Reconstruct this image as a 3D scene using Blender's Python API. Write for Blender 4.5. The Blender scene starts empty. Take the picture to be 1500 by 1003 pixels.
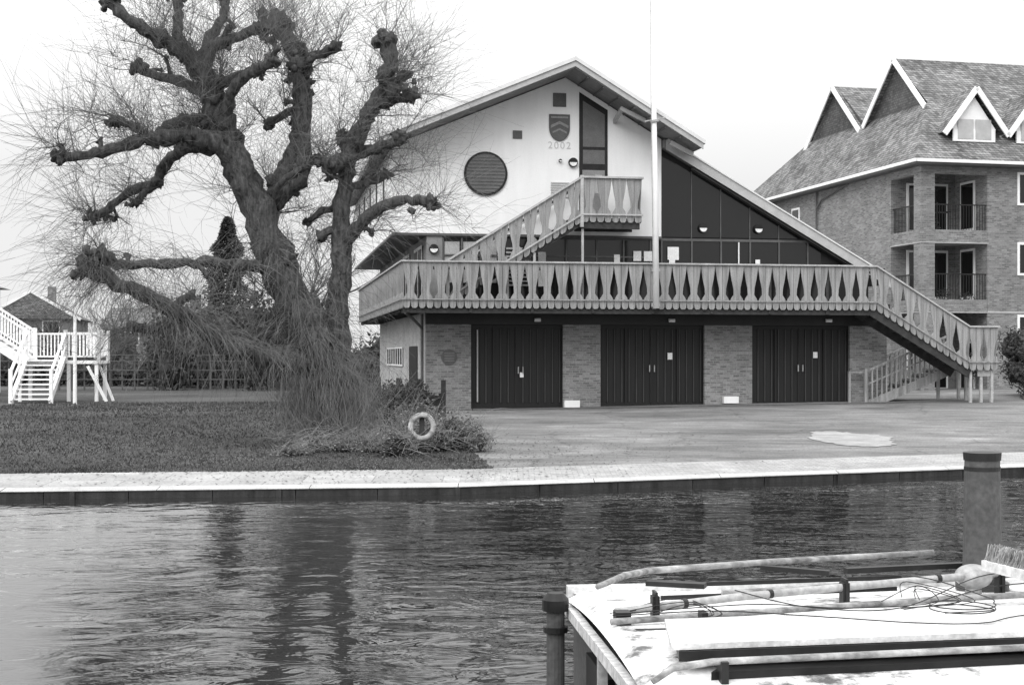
import bpy, bmesh, math, random
from mathutils import Vector, Matrix, noise
random.seed(11)
R=random.random
def U(a,b): return a+(b-a)*random.random()
sc=bpy.context.scene
sc.view_settings.view_transform='Standard'; sc.view_settings.look='None'; sc.view_settings.exposure=0

# ------------------------------------------------------------------ materials
def base(name):
    m=bpy.data.materials.new(name); m.use_nodes=True
    nt=m.node_tree; p=nt.nodes['Principled BSDF']
    return m,nt,p
def N(nt,t,**k):
    n=nt.nodes.new(t)
    for a,b in k.items(): setattr(n,a,b)
    return n
def ramp(nt,fac,stops):
    r=N(nt,'ShaderNodeValToRGB'); e=r.color_ramp.elements
    e[0].position,e[0].color=stops[0][0],(stops[0][1],)*3+(1,)
    e[1].position,e[1].color=stops[-1][0],(stops[-1][1],)*3+(1,)
    for s in stops[1:-1]:
        q=e.new(s[0]); q.color=(s[1],)*3+(1,)
    nt.links.new(fac,r.inputs[0]); return r.outputs[0]
def coords(nt,st=(1,1,1),rot=0):
    tc=N(nt,'ShaderNodeTexCoord'); mp=N(nt,'ShaderNodeMapping'); mp.inputs['Scale'].default_value=st
    mp.inputs['Rotation'].default_value=(0,0,rot)
    nt.links.new(tc.outputs['Object'],mp.inputs[0]); return mp.outputs[0]
def noisef(nt,vec,scale,detail=6,rough=.6,dist=0):
    n=N(nt,'ShaderNodeTexNoise'); n.inputs['Scale'].default_value=scale; n.inputs['Detail'].default_value=detail
    n.inputs['Roughness'].default_value=rough; n.inputs['Distortion'].default_value=dist; nt.links.new(vec,n.inputs['Vector']); return n.outputs['Fac']
def mul(nt,a,b,typ='MULTIPLY',f=1):
    m=N(nt,'ShaderNodeMix',data_type='RGBA',blend_type=typ); m.inputs[0].default_value=f
    nt.links.new(a,m.inputs[6]); nt.links.new(b,m.inputs[7]); return m.outputs[2]
def addbump(nt,p,fac,s,d=.02):
    b=N(nt,'ShaderNodeBump'); b.inputs['Strength'].default_value=s; b.inputs['Distance'].default_value=d
    nt.links.new(fac,b.inputs['Height']); nt.links.new(b.outputs[0],p.inputs['Normal'])
def mat(name,a,b,scale=4,rough=.8,bump=.0,st=(1,1,1),spec=.3,fine=None,metal=0,fv=(.75,1.18)):
    m,nt,p=base(name); v=coords(nt,st)
    f=noisef(nt,v,scale)
    c=ramp(nt,f,[(.3,a),(.7,b)])
    v2=coords(nt); f2=noisef(nt,v2,fine or 40,3)
    c2=ramp(nt,f2,[(.3,fv[0]),(.7,fv[1])])
    c=mul(nt,c,c2)
    nt.links.new(c,p.inputs['Base Color']); p.inputs['Roughness'].default_value=rough
    p.inputs['Specular IOR Level'].default_value=spec; p.inputs['Metallic'].default_value=metal
    if bump: addbump(nt,p,f2,bump)
    return m
def brick(name,c1,c2,mo,bw=.225,bh=.075,ms=.012,rough=.85,stain=(.75,1.15),bump=.3,flat=False):
    m,nt,p=base(name); tc=N(nt,'ShaderNodeTexCoord'); sx=N(nt,'ShaderNodeSeparateXYZ'); nt.links.new(tc.outputs['Object'],sx.inputs[0])
    cb=N(nt,'ShaderNodeCombineXYZ')
    if flat:
        nt.links.new(sx.outputs[0],cb.inputs[0]); nt.links.new(sx.outputs[1],cb.inputs[1])
    else:
        ad=N(nt,'ShaderNodeMath',operation='ADD'); nt.links.new(sx.outputs[0],ad.inputs[0]); nt.links.new(sx.outputs[1],ad.inputs[1])
        nt.links.new(ad.outputs[0],cb.inputs[0]); nt.links.new(sx.outputs[2],cb.inputs[1])
    br=N(nt,'ShaderNodeTexBrick'); nt.links.new(cb.outputs[0],br.inputs['Vector'])
    for k,vv in (('Color1',c1),('Color2',c2),('Mortar',mo)): br.inputs[k].default_value=(vv,vv,vv,1)
    br.inputs['Scale'].default_value=1; br.inputs['Brick Width'].default_value=bw; br.inputs['Row Height'].default_value=bh
    br.inputs['Mortar Size'].default_value=ms; br.inputs['Mortar Smooth'].default_value=.2
    f=noisef(nt,coords(nt),.9,8,.65); c=ramp(nt,f,[(.3,stain[0]),(.7,stain[1])])
    f2=noisef(nt,coords(nt),22,4); c2=ramp(nt,f2,[(.25,.7),(.75,1.3)])
    o=mul(nt,mul(nt,br.outputs['Color'],c),c2)
    nt.links.new(o,p.inputs['Base Color']); p.inputs['Roughness'].default_value=rough; p.inputs['Specular IOR Level'].default_value=.2
    b=N(nt,'ShaderNodeBump',invert=True); b.inputs['Strength'].default_value=bump; b.inputs['Distance'].default_value=.01
    nt.links.new(br.outputs['Fac'],b.inputs['Height']); nt.links.new(b.outputs[0],p.inputs['Normal'])
    return m

M={}
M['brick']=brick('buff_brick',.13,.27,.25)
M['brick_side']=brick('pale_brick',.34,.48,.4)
M['nbrick']=brick('flats_brick',.12,.25,.22,stain=(.82,1.15))
M['tile']=brick('roof_tiles',.10,.27,.06,bw=.17,bh=.11,ms=.012,stain=(.5,1.4),bump=.5)
M['tilehung']=brick('hung_tiles',.07,.12,.05,bw=.17,bh=.11,ms=.01)
M['render']=mat('white_render',.78,.86,1.5,.85,.03,st=(2,2,.25),fv=(.97,1.03))
M['whitepaint']=mat('white_paint',.76,.86,3,.5,.0,fv=(.94,1.03))
M['wood']=mat('weathered_boards',.17,.36,2.2,.85,.15,st=(5,5,.4))
M['woodcap']=mat('handrail_wood',.32,.48,3,.8,.1)
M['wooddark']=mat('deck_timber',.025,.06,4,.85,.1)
M['door']=mat('black_door_paint',.005,.011,3,.55,.0,st=(4,4,.3),spec=.4)
M['batten']=mat('door_battens',.035,.065,3,.6,.0,st=(4,4,.3))
M['black']=mat('black_metal',.008,.02,6,.5,.0)
M['fascia']=mat('grey_fascia',.36,.46,3,.6,fv=(.9,1.08))
M['coping']=mat('roof_coping',.58,.68,3,.6,fv=(.93,1.05))
M['soffit']=mat('soffit_boards',.16,.26,3,.8,st=(1,8,1))
M['darkpanel']=mat('dark_cladding',.010,.022,1.5,.45,st=(1,1,.4),spec=.35)
M['panel']=mat('grey_panel',.18,.28,2,.7)
M['blind']=mat('window_blind',.34,.46,2,.7)
M['louv']=mat('louvre_grey',.11,.16,2,.7)
M['frame']=mat('window_frame_grey',.08,.12,3,.5)
M['paper']=mat('notice_paper',.75,.85,9,.9)
M['steel']=mat('galvanised_steel',.3,.45,5,.5,metal=.2)
M['bark']=mat('willow_bark',.016,.12,7,.95,1.0,st=(2,2,.5),fine=16)
M['twig']=mat('willow_shoots',.06,.17,1.5,.8)
M['brush']=mat('dead_brush_stems',.08,.28,2,.9)
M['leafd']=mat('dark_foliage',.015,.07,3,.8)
M['leafm']=mat('mid_foliage',.03,.13,5,.8)
M['leafl']=mat('dry_leaf_litter',.10,.28,5,.9)
M['btwig']=mat('bare_twigs',.07,.14,1,.9)
def glassmat():
    m,nt,p=base('dark_glass'); p.inputs['Base Color'].default_value=(.01,.01,.01,1); p.inputs['Roughness'].default_value=.1
    p.inputs['Specular IOR Level'].default_value=.5
    f=noisef(nt,coords(nt),.8,2); addbump(nt,p,f,.08,.05); return m
M['glass']=glassmat()
def lawnmat():
    m,nt,p=base('lawn_grass'); v=coords(nt)
    a=ramp(nt,noisef(nt,coords(nt,(.45,.6,1)),.3,7,.6),[(.3,.038),(.7,.11)])
    b=ramp(nt,noisef(nt,v,3.2,8,.75),[(.3,.5),(.72,1.45)])
    c=ramp(nt,noisef(nt,coords(nt,(1,.5,1)),26,3,.7),[(.3,.5),(.7,1.45)])
    nt.links.new(mul(nt,mul(nt,a,b),c),p.inputs['Base Color']); p.inputs['Roughness'].default_value=.95; p.inputs['Specular IOR Level'].default_value=.1
    addbump(nt,p,noisef(nt,v,18,4),.8,.04); return m
M['lawn']=lawnmat()
def tarmac():
    m,nt,p=base('worn_tarmac'); v=coords(nt)
    a=ramp(nt,noisef(nt,coords(nt,(.55,1,1)),.42,10,.66,.6),[(.3,.09),(.46,.155),(.56,.19),(.72,.30)])
    b=ramp(nt,noisef(nt,coords(nt,(.8,.5,1)),34,4,.85),[(.3,.45),(.7,1.5)])
    a2=ramp(nt,noisef(nt,coords(nt,(.35,1.2,1),.2),1.6,7,.7),[(.35,.72),(.7,1.25)])
    vo=N(nt,'ShaderNodeTexVoronoi',feature='DISTANCE_TO_EDGE'); vo.inputs['Scale'].default_value=.22
    wv=N(nt,'ShaderNodeVectorMath',operation='ADD'); nz=N(nt,'ShaderNodeTexNoise'); nz.inputs['Scale'].default_value=1.0; nz.inputs['Detail'].default_value=6
    nt.links.new(v,nz.inputs['Vector']); nt.links.new(v,wv.inputs[0]); nt.links.new(nz.outputs['Color'],wv.inputs[1]); nt.links.new(wv.outputs[0],vo.inputs['Vector'])
    c=ramp(nt,vo.outputs['Distance'],[(.002,.72),(.012,1.0)])
    nt.links.new(mul(nt,mul(nt,mul(nt,a,b),a2),c),p.inputs['Base Color']); p.inputs['Roughness'].default_value=.85; p.inputs['Specular IOR Level'].default_value=.25
    addbump(nt,p,noisef(nt,v,60,3),.3,.01); return m
M['tarmac']=tarmac()
M['slabs']=brick('paving_slabs',.33,.40,.24,bw=1.2,bh=.9,ms=.014,flat=True,stain=(.68,1.15),bump=.1)
M['pavers']=brick('block_pavers',.29,.38,.23,bw=.2,bh=.1,ms=.01,flat=True,stain=(.7,1.15),bump=.1)
M['concrete']=mat('old_concrete',.22,.36,2,.9,.2)
M['kerb']=mat('kerb_stone',.34,.5,2,.9,.15)
M['piling']=mat('wet_piling',.012,.05,3,.7,.3,st=(2,1,.5))
def watermat():
    m,nt,p=base('river_water'); p.inputs['Base Color'].default_value=(.018,.018,.018,1)
    p.inputs['Roughness'].default_value=.012; p.inputs['IOR'].default_value=1.72
    f1=noisef(nt,coords(nt,(.6,1.0,1),.15),.75,2,.5,.5)
    f2=noisef(nt,coords(nt,(.7,1.0,1),-.3),2.1,3,.5,1.4)
    f3=noisef(nt,coords(nt,(.7,1.1,1),.4),8,2,.5,.3)
    b1=N(nt,'ShaderNodeBump'); b1.inputs['Strength'].default_value=1; b1.inputs['Distance'].default_value=.034
    b2=N(nt,'ShaderNodeBump'); b2.inputs['Strength'].default_value=1; b2.inputs['Distance'].default_value=.0135
    b3=N(nt,'ShaderNodeBump'); b3.inputs['Strength'].default_value=1; b3.inputs['Distance'].default_value=.0008
    nt.links.new(f1,b1.inputs['Height']); nt.links.new(f2,b2.inputs['Height']); nt.links.new(b1.outputs[0],b2.inputs['Normal'])
    nt.links.new(f3,b3.inputs['Height']); nt.links.new(b2.outputs[0],b3.inputs['Normal'])
    nt.links.new(b3.outputs[0],p.inputs['Normal']); return m
M['water']=watermat()
def boatroof():
    m,nt,p=base('flaking_roof_paint'); v=coords(nt)
    a=ramp(nt,noisef(nt,v,4.5,9,.72),[(.37,.08),(.42,.34),(.46,.66),(.8,.80)])
    c=ramp(nt,noisef(nt,v,60,3),[(.3,.85),(.7,1.1)])
    nt.links.new(mul(nt,a,c),p.inputs['Base Color']); p.inputs['Roughness'].default_value=.6
    addbump(nt,p,noisef(nt,v,9,6),.4,.012); return m
M['boatroof']=boatroof()
M['plank']=mat('frosted_plank',.42,.70,6,.7,.2,st=(1,4,1))
M['oldwood']=mat('frosted_pole_wood',.08,.42,9,.8,.3,st=(1,6,1))
M['alu']=mat('aluminium_pole',.24,.42,5,.4,metal=.1)
M['chim']=mat('chimney_iron',.06,.10,5,.55,.1)
M['ring']=mat('life_ring_dirty',.20,.45,6,.7)

# ------------------------------------------------------------------ mesh builder
class B:
    def __init__(s): s.v=[]; s.f=[]
    def poly(s,*p):
        n=len(s.v); s.v+= [tuple(q) for q in p]; s.f.append(tuple(range(n,n+len(p)))); return s
    def box(s,x0,x1,y0,y1,z0,z1):
        n=len(s.v); s.v+=[(x0,y0,z0),(x1,y0,z0),(x1,y1,z0),(x0,y1,z0),(x0,y0,z1),(x1,y0,z1),(x1,y1,z1),(x0,y1,z1)]
        for q in ((0,3,2,1),(4,5,6,7),(0,1,5,4),(1,2,6,5),(2,3,7,6),(3,0,4,7)): s.f.append(tuple(n+i for i in q))
        return s
    def prism(s,poly,a0,a1,axis='y'):
        n=len(s.v); k=len(poly)
        for a in (a0,a1):
            for (p,q) in poly:
                s.v.append((p,a,q) if axis=='y' else ((a,p,q) if axis=='x' else (p,q,a)))
        s.f.append(tuple(range(n,n+k))); s.f.append(tuple(range(n+2*k-1,n+k-1,-1)))
        for i in range(k):
            j=(i+1)%k; s.f.append((n+i,n+j,n+k+j,n+k+i))
        return s
    def bar(s,p0,p1,w,h,up=(0,0,1)):
        p0=Vector(p0);p1=Vector(p1);d=(p1-p0).normalized();up=Vector(up)
        r=d.cross(up)
        if r.length<1e-4: r=Vector((1,0,0))
        r.normalize(); u=r.cross(d)
        n=len(s.v)
        for p in (p0,p1):
            for a,b in ((-1,-1),(1,-1),(1,1),(-1,1)): s.v.append(tuple(p+r*w/2*a+u*h/2*b))
        for q in ((0,3,2,1),(4,5,6,7),(0,1,5,4),(1,2,6,5),(2,3,7,6),(3,0,4,7)): s.f.append(tuple(n+i for i in q))
        return s
    def tube(s,pts,rad,n=8,cap=True,lump=0):
        pts=[Vector(p) for p in pts]; base=len(s.v)
        ref=Vector((.3,1,.2))
        for i,p in enumerate(pts):
            d=(pts[min(i+1,len(pts)-1)]-pts[max(i-1,0)])
            if d.length<1e-6: d=Vector((0,0,1))
            d.normalize(); x=d.cross(ref)
            if x.length<.05: x=d.cross(Vector((1,0,0)))
            x.normalize(); y=d.cross(x); r=rad[i] if hasattr(rad,'__len__') else rad
            for k in range(n):
                a=2*math.pi*k/n; q=x*math.cos(a)+y*math.sin(a); rr=r
                if lump: rr=r*(1+lump*noise.noise((p+q*r)*3.1)+lump*.6*noise.noise((p+q*r)*8))
                s.v.append(tuple(p+q*rr))
        for i in range(len(pts)-1):
            for k in range(n):
                a=base+i*n+k; b=base+i*n+(k+1)%n; s.f.append((a,b,b+n,a+n))
        if cap:
            s.f.append(tuple(base+k for k in range(n))[::-1]); s.f.append(tuple(base+(len(pts)-1)*n+k for k in range(n)))
        return s
    def cyl(s,c,r,z0,z1,n=20,r1=None):
        return s.tube([(c[0],c[1],z0),(c[0],c[1],z1)],[r,r if r1 is None else r1],n)
    def blob(s,c,r,seed=0,amp=.3,seg=10):
        c=Vector(c); base=len(s.v); rings=seg//2+1
        for i in range(rings+1):
            th=math.pi*i/rings
            for k in range(seg):
                ph=2*math.pi*k/seg; d=Vector((math.sin(th)*math.cos(ph),math.sin(th)*math.sin(ph),math.cos(th)))
                rr=1+amp*noise.noise(d*2.2+Vector((seed,seed*.7,0)))+amp*.6*noise.noise(d*5+Vector((seed,1,0)))
                s.v.append((c.x+d.x*r[0]*rr,c.y+d.y*r[1]*rr,c.z+d.z*r[2]*rr))
        for i in range(rings):
            for k in range(seg):
                a=base+i*seg+k; b=base+i*seg+(k+1)%seg; s.f.append((a,b,b+seg,a+seg))
        return s
    def boards(s,p0,p1,H,pitch=.235,th=.03):
        p0=Vector(p0);p1=Vector(p1); d=Vector((p1.x-p0.x,p1.y-p0.y,0)); L=d.length; e=d/L; nrm=Vector((-e.y,e.x,0))
        n=max(1,round(L/pitch)); pt=L/n; hw=pt*.475
        prof=[(0,.06,0),(.035,.02,0),(.15,.0,0),(.25,.0,.04),(.34,.0,.125),(.48,.0,.115),(.70,.0,.05),(.95,.0,.0),(1,.0,.0)]
        for i in range(n):
            uc=(i+.5)*pt; sd=1 if i%2 else -1; b=len(s.v); H2=H+U(-.006,.006); off=U(-.006,.006)
            for (h,both,one) in prof:
                uL=uc-hw+both+(one if sd<0 else 0); uR=uc+hw-both-(one if sd>0 else 0)
                for u in (uL,uR):
                    zb=p0.z+(p1.z-p0.z)*u/L
                    for t in (0,th):
                        q=p0+e*u+nrm*(t+off); s.v.append((q.x,q.y,zb+h*H2))
            for k in range(len(prof)-1):
                a=b+4*k; c=a+4
                s.f+=[(a,a+2,c+2,c),(a+1,c+1,c+3,a+3),(a,c,c+1,a+1),(a+2,a+3,c+3,c+2)]
            s.f+=[(b,b+1,b+3,b+2)]; t=b+4*(len(prof)-1); s.f+=[(t,t+2,t+3,t+1)]
        return s
    def obj(s,name,m,parent=None,smooth=False,fix=True,loc=None):
        me=bpy.data.meshes.new(name); me.from_pydata(s.v,[],s.f)
        if fix:
            bm=bmesh.new(); bm.from_mesh(me); bmesh.ops.recalc_face_normals(bm,faces=bm.faces); bm.to_mesh(me); bm.free()
        me.materials.append(M[m] if isinstance(m,str) else m)
        if smooth:
            for p in me.polygons: p.use_smooth=True
        o=bpy.data.objects.new(name,me); sc.collection.objects.link(o)
        if parent: o.parent=parent
        if loc: o.location=loc
        return o
def empty(name,loc=(0,0,0),rz=0):
    o=bpy.data.objects.new(name,None); o.location=loc; o.rotation_euler=(0,0,math.radians(rz)); sc.collection.objects.link(o); return o

# ------------------------------------------------------------------ terrain
def bank(X):
    if X<-.9: return 23.9+.118*(X+.9)
    if X<30: return 23.9+.39*(X+.9)
    return 23.9+.39*30.9+.15*(X-30)
def g(X,Y):
    t=Y-bank(X)
    f=-.42+.42*min(1,max(0,(t-2.3)/18.7))
    s=min(1,max(0,(t-2.3)/15))
    return f+.017*min(max(0,X),25)*s
def edgeX(Y):  # lawn / forecourt boundary
    return -.3-2.6*min(1,max(0,(Y-26)/19)) if Y<45 else -2.9-.176*(Y-45)
WZ=-.67
ts=[2.3,2.8,3.5,4.5,6,8,10,12,14,16,18,20,23,26,30,36,45,60,80,120,200,400,900]
def sheet(name,m,cols,side):
    b=B(); n=len(cols)
    for t in ts:
        for c in cols:
            X=c
            for _ in range(4):
                Y=bank(X)+t; X=c+edgeX(min(Y,70))
            Y=bank(X)+t; b.v.append((X,Y,g(X,Y)))
    for i in range(len(ts)-1):
        for k in range(n-1):
            a=i*n+k; b.f.append((a,a+1,a+1+n,a+n))
    return b.obj(name,m,smooth=True)
sheet('lawn','lawn',[-900,-400,-200,-120,-80,-60,-45,-36,-30,-26,-22,-19,-16,-14,-12,-10,-8,-6.5,-5,-4,-3,-2,-1,0],-1)
sheet('forecourt','tarmac',[0,.7,1.5,2.5,3.5,4.5,6,7.5,9,10.5,12,14,16,18,20,23,26,30,34,40,50,70,100,200,400,900],1)
def strip(name,m,xs,t0,t1,z0,z1,dz=0):
    b=B()
    for X in xs: b.v+= [(X,bank(X)+t0,z0+dz),(X,bank(X)+t1,z1+dz)]
    for i in range(len(xs)-1): b.f.append((2*i,2*i+2,2*i+3,2*i+1))
    return b.obj(name,m)
xl=[-900,-300,-100,-50,-30,-20,-14,-10,-7,-5,-3,-.9]; xr=[-.9,0,1,2,4,6,8,10,13,17,22,30,50,100,300,900]
strip('riverside_path','slabs',xl,.28,2.3,-.50,-.42)
strip('block_paved_path','pavers',xr,.28,2.3,-.50,-.42)
kb=B()
for a,bx in ((-60,-.9),(-.9,60)):
    n=24 if a<-1 else 26
    xs=[a+(bx-a)*i/n for i in range(n+1)]
    if a<-1: xs=[-900,-300]+xs
    else: xs=xs+[300,900]
    for i in range(len(xs)-1):
        x0,x1=xs[i],xs[i+1]-.01
        y0,y1=bank(x0),bank(x1); j=U(-.005,.004)
        kb.poly((x0,y0,-.53+j),(x1,y1,-.53+j),(x1,y1+.285,-.495+j*.3),(x0,y0+.285,-.495+j*.3))
        kb.poly((x0,y0,-.545),(x1,y1,-.545),(x1,y1,-.53+j),(x0,y0,-.53+j))
kb.obj('bank_kerb','kerb')
pl=B()
for a,bx in ((-60,-.9),(-.9,60)):
    n=44
    xs=[-900]*(a<-1)+[a+(bx-a)*i/n for i in range(n+1)]+[900]*(a>-1)
    for i in range(len(xs)-1):
        x0,x1=xs[i],xs[i+1]-.012; o=.02+U(0,.012)
        pl.poly((x0,bank(x0)+o,-1.2),(x1,bank(x1)+o,-1.2),(x1,bank(x1)+o,-.54),(x0,bank(x0)+o,-.54))
for a in (-18,-11.2,-7.2,-3.9,-.95,6.1,13):
    pl.box(a,a+.08,bank(a)-.02,bank(a)+.05,-1.2,-.555)
pl.obj('bank_piling','piling')
w=B(); w.poly((-900,-300,WZ),(900,-300,WZ),(900,400,WZ-.0),(-900,400,WZ)); w.obj('river_water','water')
nb=B(); nb.box(-200,200,-60,2.2,-1.5,-.25); nb.obj('near_bank','lawn')
def patch(name,cx,cy,rx,ry,m,seed):
    b=B(); n=56; b.v.append((cx,cy,g(cx,cy)+.012))
    for k in range(n):
        a=2*math.pi*k/n; r=1+.3*noise.noise(Vector((math.cos(a)*1.5,math.sin(a)*1.5,seed)))+.2*noise.noise(Vector((math.cos(a)*7,math.sin(a)*7,seed)))
        x=cx+rx*r*math.cos(a); y=cy+ry*r*math.sin(a); b.v.append((x,y,g(x,y)+.012))
    for k in range(n): b.f.append((0,1+k,1+(k+1)%n))
    b.obj(name,m)
patch('concrete_patch',8.0,33.5,.95,1.9,'concrete',2)
M['damp']=mat('drain_grating',.06,.11,1.5,.6,.1)
dr=B()
e=Vector((math.cos(math.radians(10)),math.sin(math.radians(10)),0))
for i in range(60):
    p=Vector((-2.3,43.9,0))+e*i*.27; q=p+e*.25
    dr.poly((p.x,p.y,g(p.x,p.y)+.014),(q.x,q.y,g(q.x,q.y)+.014),(q.x,q.y+.2,g(q.x,q.y+.2)+.014),(p.x,p.y+.2,g(p.x,p.y+.2)+.014))
dr.obj('drain_channel','damp')
gb=B()
for i in range(52000):
    t=2.24+ (R()**1.7)*26; X=U(-17,-.2); Y=bank(X)+t
    if X>edgeX(Y)-.02+.15*noise.noise(Vector((Y*1.5,0,0))): continue
    z=g(X,Y); h=U(.015,.055)*(1+t*.015); a=U(0,6.28); wd=U(.01,.02)*(1+t*.03)
    gb.v+=[(X-wd*math.cos(a),Y-wd*math.sin(a),z-.005),(X+wd*math.cos(a),Y+wd*math.sin(a),z-.005),(X+U(-.03,.03),Y+U(-.03,.03),z+h)]
    n=len(gb.v); gb.f.append((n-3,n-2,n-1))
M['grassb']=mat('grass_blades',.025,.125,.7,.9)
gb.obj('grass','grassb',fix=False)
lb=B()
for i in range(3000):
    X=random.gauss(-3.2,3.0); Y=bank(X)+abs(random.gauss(4.2,2.8))+.3
    z=(g(X,Y) if Y-bank(X)>2.3 else -.42-.08*(2.3-(Y-bank(X)))/2.02)+.012; a=U(0,6.28); s_=U(.015,.04)
    lb.poly((X+s_*math.cos(a),Y+s_*math.sin(a),z),(X-s_*.5*math.sin(a),Y+s_*.5*math.cos(a),z+.01),(X-s_*math.cos(a),Y-s_*math.sin(a),z),(X+s_*.5*math.sin(a),Y-s_*.5*math.cos(a),z+.006))
lb.obj('fallen_leaves','leafl',fix=False)

# ------------------------------------------------------------------ boathouse
bh=empty('boathouse',(-2.70,45,0),10)
doors=[(1.42,4.41),(5.65,9.145),(10.78,14.19)]
piers=[(0,1.42),(4.41,5.65),(9.145,10.78),(14.19,15.5)]
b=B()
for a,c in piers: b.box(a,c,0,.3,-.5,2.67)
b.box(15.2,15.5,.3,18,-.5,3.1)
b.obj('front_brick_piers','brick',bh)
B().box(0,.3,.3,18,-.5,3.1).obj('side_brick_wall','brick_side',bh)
B().box(-.02,15.5,-.03,.3,2.67,3.12).obj('lintel_beam','darkpanel',bh)
b=B(); bt=B()
for a,c in doors:
    b.box(a,c,.24,.28,-.5,2.67)
    n=round((c-a-.1)/.24); wv=(c-a-.1)/n
    for i in range(n):
        x=a+.05+i*wv; b.box(x+.012,x+wv-.05,.19,.24,.02,2.62); bt.box(x+wv-.045,x+wv-.008,.155,.239,.16,2.54)
    for k in range(5):
        x=a+(c-a)*k/4; b.box(max(a,x-.03),min(c,x+.03),.13,.24,-.2,2.668)
    b.box(a,c,.14,.24,2.55,2.665); b.box(a,c,.145,.24,-.1,.14)
b.obj('boat_bay_doors','door',bh); bt.obj('door_battens','batten',bh)
b=B()
for x,z,w_,h_ in ((7.93,1.55,.16,.22),(12.95,1.6,.15,.2),(3.02,.98,.12,.16)): b.box(x,x+w_,.12,.128,z,z+h_)
b.obj('door_notices','paper',bh)
b=B()
for x,z in ((2.95,1.1),(3.1,1.1),(7.3,1.15),(7.46,1.15),(12.4,1.15),(12.56,1.15)): b.box(x,x+.03,.08,.13,z,z+.22)
b.box(1.62,1.66,.1,.13,.2,2.5)
b.obj('door_handles','steel',bh)
b=B()
b.box(4.42,4.92,-.2,-.02,.02,.24); b.box(9.75,10.25,-.2,-.02,.12,.34)
b.obj('white_step_blocks','whitepaint',bh)
b=B(); b.tube([(.72,-.03,1.63),(.72,.02,1.63)],.25,28); b.obj('round_wall_vent','frame',bh)
b=B()
for k in range(6): b.box(.56,.88,-.05,-.031,1.5+k*.05,1.52+k*.05)
b.obj('vent_slats','panel',bh)
b=B()
for x,z in ((3.55,2.82),(8.0,2.82),(13.4,2.84)): b.tube([(x-.1,-.12,z),(x+.1,-.12,z)],.06,10)
b.obj('under_deck_lamps','whitepaint',bh)
b=B()
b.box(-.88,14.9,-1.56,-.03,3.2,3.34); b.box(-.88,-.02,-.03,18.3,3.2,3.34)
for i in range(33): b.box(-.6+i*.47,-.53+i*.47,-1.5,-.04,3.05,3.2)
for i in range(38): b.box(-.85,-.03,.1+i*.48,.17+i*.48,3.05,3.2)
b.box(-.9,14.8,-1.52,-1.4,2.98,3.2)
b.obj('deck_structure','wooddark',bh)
H=1.40
b=B(); b.boards((-.91,-1.6,3.13),(14.42,-1.6,3.13),H)
b.boards((-.91,18.3,3.13),(-.91,-1.6,3.13),H)
b.boards((14.42,-1.6,3.13),(17.64,-1.6,1.2),H)
b.boards((17.64,-1.6,1.2),(18.65,-1.6,1.2),H)
b.boards((18.65,-1.6,1.2),(18.65,.9,1.2),H)
b.obj('balustrade_boards','wood',bh)
b=B()
rz=3.13+H
def cap(b,p0,p1,w=.13,h=.05): b.bar(p0,p1,w,h)
cap(b,(-.97,-1.6,rz+.03),(14.42,-1.6,rz+.03)); cap(b,(-.91,-1.54,rz+.03),(-.91,18.3,rz+.03))
cap(b,(14.42,-1.6,rz+.028),(17.64,-1.6,1.2+H+.03)); cap(b,(17.64,-1.6,1.2+H+.03),(18.7,-1.6,1.2+H+.03)); cap(b,(18.65,-1.53,1.2+H+.03),(18.65,.9,1.2+H+.03))
b.obj('balustrade_cap_rail','woodcap',bh)
b=B()
for zz in (3.40,):
    b.bar((-.95,-1.645,zz),(14.42,-1.645,zz),.03,.04); b.bar((-.955,-1.6,zz),(-.955,18.3,zz),.03,.04)
    b.bar((14.42,-1.645,zz),(17.64,-1.645,zz-1.93),.03,.04)
b.bar((17.64,-1.645,1.47),(18.7,-1.645,1.47),.03,.04)
b.obj('balustrade_lower_rail','wood',bh)
b=B()
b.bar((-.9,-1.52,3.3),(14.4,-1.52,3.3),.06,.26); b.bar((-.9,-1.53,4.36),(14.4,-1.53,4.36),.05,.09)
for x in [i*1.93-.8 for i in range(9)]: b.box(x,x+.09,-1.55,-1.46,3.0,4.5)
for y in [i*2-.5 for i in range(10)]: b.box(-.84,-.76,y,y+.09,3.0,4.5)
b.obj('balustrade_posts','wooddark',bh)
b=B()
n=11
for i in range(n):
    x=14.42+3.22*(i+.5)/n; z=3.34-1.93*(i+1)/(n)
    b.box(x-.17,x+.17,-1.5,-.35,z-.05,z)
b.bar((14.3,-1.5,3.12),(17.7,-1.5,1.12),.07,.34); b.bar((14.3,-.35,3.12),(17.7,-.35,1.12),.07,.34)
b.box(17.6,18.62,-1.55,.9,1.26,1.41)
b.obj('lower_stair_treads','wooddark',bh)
b=B()
n=7
for i in range(n):
    x=17.6-2.9*(i+.5)/n; z=1.41-1.2*(i+1)/(n+.0)
    b.box(x-.17,x+.17,-.25,.85,z-.05,z+.02)
b.bar((17.7,-.3,1.2),(14.6,-.3,-.0),.06,.28); b.bar((17.7,.9,1.2),(14.6,.9,-.0),.06,.28)
b.obj('return_flight','wood',bh)
b=B()
for yy in (-.3,.9):
    b.bar((17.6,yy,2.35),(14.6,yy,1.15),.07,.07); b.bar((17.6,yy,1.9),(14.6,yy,.7),.05,.05)
    b.bar((14.6,yy,1.13),(14.0,yy,1.13),.07,.07)
    for k in range(18): 
        x=14.65+k*.17; b.box(x,x+.05,yy-.02,yy+.02,.1+(x-14.6)*.4,1.15+(x-14.6)*.4)
    b.box(14.0,14.08,yy-.035,yy+.035,0,1.14); b.box(14.56,14.66,yy-.05,yy+.05,0,1.24)
b.obj('return_flight_handrails','wood',bh)
b=B()
for x,y in ((17.75,-1.45),(18.15,-1.4),(18.5,-1.45),(17.75,.8),(18.5,.8),(18.2,-.3)): b.box(x-.045,x+.045,y-.045,y+.045,-.3,1.26)
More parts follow.
